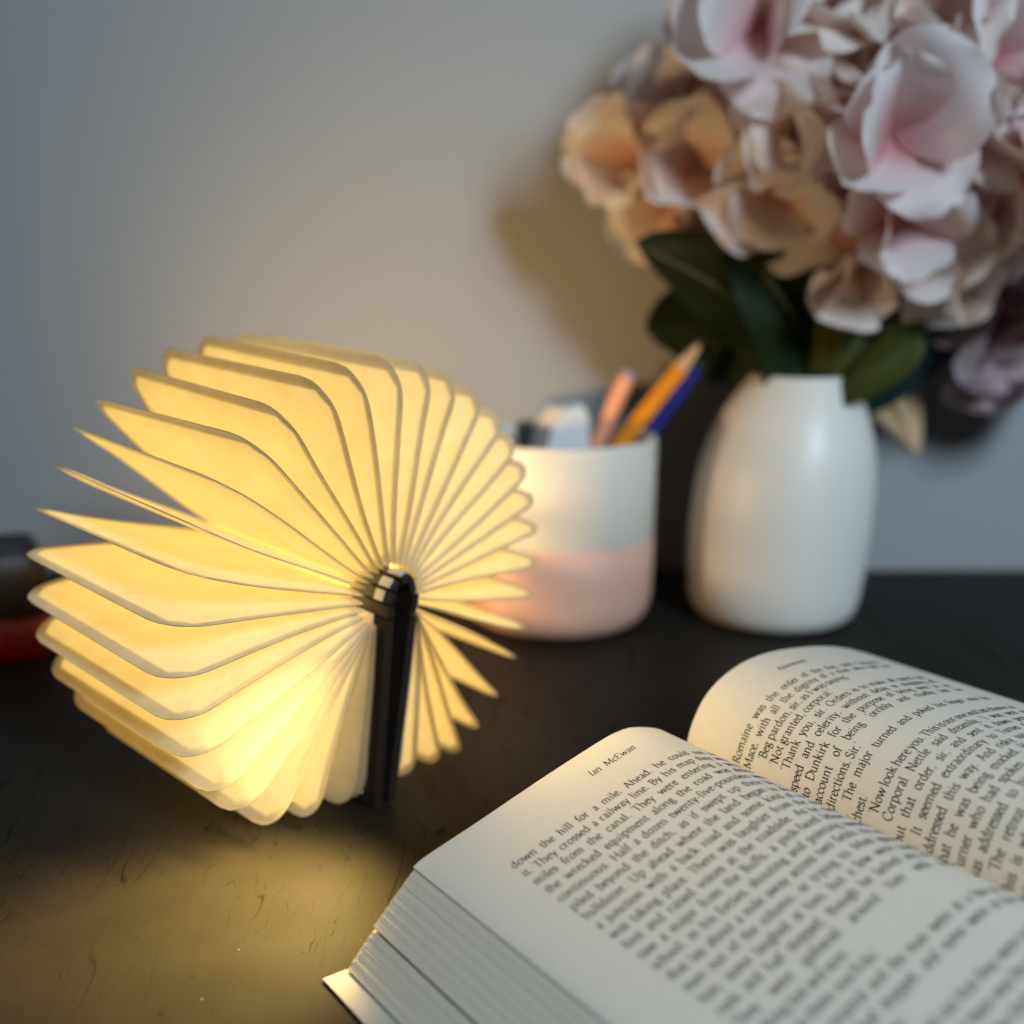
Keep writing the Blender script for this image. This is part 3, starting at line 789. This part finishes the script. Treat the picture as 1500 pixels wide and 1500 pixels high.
# white wedge eraser showing over the rim
mb = MB(); c = at_y(822, 618, PY+0.006)
er = [(-0.016, 0, -0.020), (0.015, 0, -0.020), (0.0145, 0, 0.002), (0.010, 0, 0.0105), (-0.002, 0, 0.0085), (-0.010, 0, -0.002)]
mb.loft([[(x, -0.008, z) for x, y, z in er], [(x*0.98, 0.012, z) for x, y, z in er]])
o = build(mb, 'eraser', M['eraser'], smooth=False); o.location = c; o.rotation_euler = (0, 0, R(28))
tag(o, 'chunky white eraser poking over the rim of the pen pot', 'eraser')
mb = MB(); c = at_y(770, 632, PY+0.014)
tube(mb, [(0, 0, -0.10), (0, 0, -0.04), (0, 0, 0.0), (0, 0, 0.006)], 0.006, 0.0055, 14)
o = build(mb, 'marker', M['blackp']); o.location = c; o.rotation_euler = (0, R(-8), 0)
tag(o, 'black marker end low in the pen pot beside the eraser', 'marker')

# ------------------------------------------------------------------ vase
VX, VY = 0.1590, 0.664
prof = [(0.0, 0.004), (0.030, 0.004), (0.034, 0.0005), (0.0405, 0.0003), (0.0465, 0.0035), (0.0500, 0.0105), (0.0518, 0.022), (0.0530, 0.040), (0.0534, 0.058), (0.0530, 0.075), (0.0516, 0.090), (0.0490, 0.104), (0.0447, 0.117), (0.0396, 0.1285), (0.0345, 0.1375), (0.0302, 0.1442), (0.0292, 0.1462), (0.0281, 0.1468), (0.0270, 0.1458), (0.0290, 0.138), (0.040, 0.120), (0.047, 0.09), (0.048, 0.05), (0.045, 0.02), (0.0, 0.010)]
mb = MB(); mb.lathe([(p.x, p.y) for p in catmull([Vector(p) for p in prof], 3)], 72)
mb.v = [(x + 0.055*z*z/0.146 + 0.02*z, y, z) for x, y, z in mb.v]
o = build(mb, 'vase', M['vase']); o.location = (VX, VY, 0)
tag(o, 'satin white ceramic vase with sloping shoulders holding the flowers', 'vase')

# ------------------------------------------------------------------ flowers
def petal_mesh(seed, mat):
    rnd = random.Random(seed); nu, nv = 12, 10
    cup = rnd.uniform(0.15, 0.75); curl = rnd.uniform(-0.9, 0.0); side = rnd.uniform(0.05, 0.5); ruf = rnd.uniform(0.03, 0.11); ruf2 = rnd.uniform(0.005, 0.03); ph = rnd.uniform(0, 6)
    wid = rnd.uniform(0.52, 0.66); notch = rnd.uniform(0.0, 0.10)
    rows = []; att = []
    for i in range(nu+1):
        t = i/nu
        row = []
        w = wid*(math.sin(math.pi*min(1, (0.06+0.94*t)**0.85*0.83)))**0.75*(1 if t < 0.9 else 1-2.6*(t-0.9))
        for j in range(nv+1):
            s = -1+2*j/nv
            y = t*(1-0.10*s*s*t) - notch*(1-abs(s))**2*sstep(0.75, 1, t)
            x = w*s
            z = cup*t*t*(0.9-0.5*t) + curl*sstep(0.62, 1.0, t)**1.5*0.42 + side*s*s*w + ruf*math.sin(3.4*s+ph)*sstep(0.4, 1, t) + ruf2*math.sin(7.5*s+2*ph)*sstep(0.65, 1, t)
            row.append((x, y, z)); att.append(min(1, 0.85*t + 0.25*abs(s)*t))
        rows.append(row)
    mb = MB(); mb.grid(rows)
    me = mb.mesh('petal', [mat])
    a = me.attributes.new('along', 'FLOAT', 'POINT'); a.data.foreach_set('value', att)
    return me
PM = {k: [petal_mesh(100*q+s, M['petal_'+k]) for s in range(7)] for q, k in enumerate('abc')}
def floret(parent, c, nrm, size, kind, seed, npet=4, spread=1.0):
    """petals round a centre, the flower opening towards nrm"""
    rnd = random.Random(seed)
    zf = Vector(nrm).normalized(); xa = zf.cross(Vector((0.2, 0.1, 1))).normalized(); ya = zf.cross(xa)
    a0 = rnd.uniform(0, 6.28)
    for k in range(npet):
        a = a0 + 2*math.pi*k/npet + rnd.uniform(-0.25, 0.25)
        d = xa*math.cos(a) + ya*math.sin(a)
        el = R(rnd.choice((rnd.uniform(0, 30), rnd.uniform(15, 50), rnd.uniform(40, 66))))*spread
        yv = (d*math.cos(el) + zf*math.sin(el)).normalized()
        xv = yv.cross(zf).normalized(); zv = xv.cross(yv)
        s = size*rnd.uniform(0.90, 1.22)
        m4 = Matrix(((xv.x*s, yv.x*s, zv.x*s, c[0]), (xv.y*s, yv.y*s, zv.y*s, c[1]), (xv.z*s, yv.z*s, zv.z*s, c[2]), (0, 0, 0, 1)))
        m4 = m4 @ Matrix.Translation((0, 0.05, 0.02*k))
        o = bpy.data.objects.new('petal', rnd.choice(PM[kind])); col.objects.link(o)
        o.parent = parent; o.matrix_parent_inverse = parent.matrix_basis.inverted(); o.matrix_basis = m4
MOUTH = Vector((VX+0.010, VY, 0.146))
def flower_head(name, label, heads, stem_to):
    root = empty(name, (VX, VY, 0.02))
    tag(root, label, 'flower', 'artificial flower stems in the vase')
    root.matrix_basis = Matrix.Translation((VX, VY, 0.02))
    for i, h in enumerate(heads): 
        px, py, y, nx, nz, size, kind = h
        c = at_y(px, py, y)
        floret(root, c, Vector((nx, -1.0, nz)), size, kind, hash_(label)+i*7, 5)
    # stem
    mb = MB(); top = Vector(stem_to)
    pts = catmull([Vector((0.0, 0, -0.0)), Vector((0, 0, 0.11)), MOUTH-Vector((VX, VY, 0.02))+(top-MOUTH)*0.35+Vector((0, 0.0, 0.012)), top-Vector((VX, VY, 0.02))], 6)
    tube(mb, pts, 0.0032, 0.0026, 8)
    build(mb, 'stem', M['stem'], root)
    return root
def hash_(s): return sum((i+1)*ord(c) for i, c in enumerate(s)) % 1000
S_ = 0.041
main = [ # px, py, y, normal x, normal z, petal length, kind
 (1118, 44, .60, -.35, .30, .043, 'a'), (1298, 194, .575, -.10, .15, .044, 'a'), (1313, 317, .60, .0, -.55, .040, 'a'),
 (1173, 197, .615, -.55, -.10, .038, 'b'), (1138, 282, .635, -.45, -.60, .040, 'b'), (1223, 42, .61, -.1, .6, .040, 'b'),
 (1343, 42, .60, .15, .55, .043, 'b'), (1448, 82, .595, .35, .35, .044, 'a'), (1408, 192, .60, .3, -.05, .042, 'b'),
 (1503, 222, .585, .35, -.1, .046, 'a'), (1388, 357, .63, .25, -.75, .040, 'b'), (1248, 372, .63, -.2, -.95, .036, 'b'),
 (1188, -38, .62, -.3, .8, .042, 'a'), (1308, -68, .62, .0, .8, .042, 'a'), (1438, -28, .61, .25, .8, .042, 'a'), (1538, 22, .61, .5, .5, .044, 'a'),
 (1568, 142, .61, .6, .1, .044, 'b'), (1568, 312, .62, .6, -.4, .042, 'a'), (1458, 292, .615, .2, -.5, .042, 'a'),
 (1268, 112, .62, -.1, .3, .040, 'b'), (1358, 252, .625, .1, -.2, .038, 'b'),
 (1208, 112, .65, -.4, .1, .040, 'b'), (1398, 122, .64, .1, .3, .040, 'b'), (1318, 232, .66, .0, .0, .040, 'b'), (1248, 282, .66, -.2, -.3, .040, 'b'), (1478, 162, .65, .3, .1, .040, 'b'), (1158, 132, .66, -.5, .2, .040, 'b'),
]
left_h = [
 (933, 230, 0.683, -.75, -.05, .036, 'b'), (1028, 133, 0.683, -.55, .35, .038, 'b'), (1018, 233, 0.668, -.35, -.15, .036, 'b'), (978, 288, 0.693, -.5, -.55, .034, 'b'),
 (1068, 73, 0.693, -.5, .5, .038, 'a'), (1093, 203, 0.678, -.3, -.2, .036, 'b'), (1058, 288, 0.693, -.2, -.7, .033, 'b'), (978, 173, 0.698, -.7, .3, .034, 'a'), (1118, 148, 0.703, -.3, .1, .038, 'b'), (1078, 248, 0.708, -.3, -.3, .036, 'b'),
]
right_h = [
 (1455, 470, .69, .2, -.6, .038, 'c'), (1400, 440, .70, -.2, -.4, .034, 'c'), (1520, 430, .69, .4, -.2, .040, 'c'), (1480, 400, .70, .1, .1, .038, 'c'), (1440, 520, .71, .0, -.8, .034, 'c'), (1540, 510, .70, .4, -.6, .038, 'c'),
]
flower_head('hydrangea', 'large blush pink and cream hydrangea head at the front of the vase', main, at_y(1300, 270, .64))
flower_head('hydrangea', 'small peach hydrangea head leaning from the vase towards the pen pot', left_h, at_y(1020, 270, .67))
flower_head('hydrangea', 'dusky rose hydrangea head hanging low behind the big blush one', right_h, at_y(1470, 440, .71))
# leaves: thick folded blades with a raised midrib, each pushed into the vase mouth
def leaf(label, path, wid, nrm, mat, ribmat, droop=0.0):
    P_ = [Vector(p) for p in path]
    C_ = catmull(P_, 6); root = empty('leaf', C_[0])
    tag(root, label, 'leaf', 'leaves round the vase mouth')
    nrm = Vector(nrm).normalized(); rows_t = []; rows_b = []; n = len(C_)
    for i, p in enumerate(C_):
        t = i/(n-1)
        d = (C_[min(i+1, n-1)]-C_[max(i-1, 0)]).normalized()
        sd = d.cross(nrm).normalized(); nn = sd.cross(d)
        w = wid*(math.sin(math.pi*min(1.0, 0.03+0.97*t**0.9))**0.8 + 0.02)
        rt = []; rb = []
        for j in range(-5, 6):
            s = j/5.0
            q = p - C_[0] + sd*(w*s) - nn*(abs(s)*w*0.22 + s*s*w*0.10 + droop*s*s) + nn*0.002*math.sin(7*t+3*s)
            rt.append(tuple(q + nn*0.0003)); rb.append(tuple(q - nn*0.0003))
        rows_t.append(rt); rows_b.append(list(reversed(rb)))
    mb = MB(); mb.grid(rows_t); mb.grid(rows_b); build(mb, 'blade', mat, root)
    mb = MB(); tube(mb, [q-C_[0] for q in C_], 0.0024, 0.0009, 8); build(mb, 'midrib', ribmat, root)
    return root
m0 = MOUTH
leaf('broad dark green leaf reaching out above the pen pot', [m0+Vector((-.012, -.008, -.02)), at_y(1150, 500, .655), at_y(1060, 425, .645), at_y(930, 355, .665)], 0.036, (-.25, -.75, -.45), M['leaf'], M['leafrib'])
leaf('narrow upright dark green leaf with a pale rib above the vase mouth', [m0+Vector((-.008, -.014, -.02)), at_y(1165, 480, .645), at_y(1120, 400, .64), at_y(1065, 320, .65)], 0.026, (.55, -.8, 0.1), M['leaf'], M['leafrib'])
leaf('olive green leaf curling down over the rim of the vase', [m0+Vector((.014, -.012, -.015)), at_y(1255, 545, .632), at_y(1320, 500, .628), at_y(1335, 400, .635)], 0.016, (.1, -.6, .75), M['leafolive'], M['leafolive'])
leaf('wide olive green leaf at the middle of the vase mouth', [m0+Vector((.006, -.018, -.02)), at_y(1240, 510, .642), at_y(1260, 420, .645), at_y(1270, 340, .66)], 0.034, (-.2, -1, .1), M['leafolive'], M['leaf'])
leaf('teal green leaf behind the olive one beside the dusky flower', [m0+Vector((.016, .004, -.02)), at_y(1300, 520, .68), at_y(1370, 450, .685), at_y(1430, 380, .69)], 0.030, (.1, -1, .25), M['leafteal'], M['leaf'])
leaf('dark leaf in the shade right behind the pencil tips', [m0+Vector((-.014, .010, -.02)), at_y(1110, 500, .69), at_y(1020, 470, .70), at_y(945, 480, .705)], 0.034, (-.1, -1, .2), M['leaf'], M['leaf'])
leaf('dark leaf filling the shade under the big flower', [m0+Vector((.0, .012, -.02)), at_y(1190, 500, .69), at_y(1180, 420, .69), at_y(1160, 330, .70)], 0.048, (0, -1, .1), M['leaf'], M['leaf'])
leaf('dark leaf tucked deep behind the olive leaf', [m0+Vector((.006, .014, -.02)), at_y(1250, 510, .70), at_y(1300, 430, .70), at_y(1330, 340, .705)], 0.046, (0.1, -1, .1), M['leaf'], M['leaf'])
leaf('dry beige leaf hanging beside the neck of the vase', [m0+Vector((.020, .010, -.006)), at_y(1275, 560, .695), at_y(1310, 590, .705), at_y(1345, 665, .712)], 0.019, (-.35, -1, .2), M['leafdry'], M['leafdry'])

# ------------------------------------------------------------------ box at the left
jp = at_z(-14, 975, 0.0)
jar = empty('small_box', (jp.x, jp.y+0.026, 0), R(24)); jar.scale = (0.96, 0.96, 0.90)
tag(jar, 'small dark box with a red base standing beside the lamp', 'box')
def squircle(w, d, z, n=32, e=0.5):
    out = []
    for k in range(n):
        a = 2*math.pi*k/n; c, q = math.cos(a), math.sin(a)
        out.append((w*math.copysign(abs(c)**e, c), d*math.copysign(abs(q)**e, q), z))
    return out
for pn, mat, rows in (('base', M['red'], [(0.0235, 0.0002), (0.0245, 0.0015), (0.0248, 0.012), (0.0245, 0.0235), (0.0235, 0.0245)]),
                      ('body', M['jar'], [(0.0215, 0.0244), (0.0228, 0.028), (0.0226, 0.050), (0.0210, 0.0610), (0.0180, 0.0650)]),
                      ('lid', M['blackp'], [(0.0176, 0.0649), (0.0180, 0.0662), (0.0172, 0.0690), (0.0150, 0.0702)])):
    mb = MB(); mb.loft([squircle(w, w*0.9, z) for w, z in rows]); build(mb, pn, mat, jar)
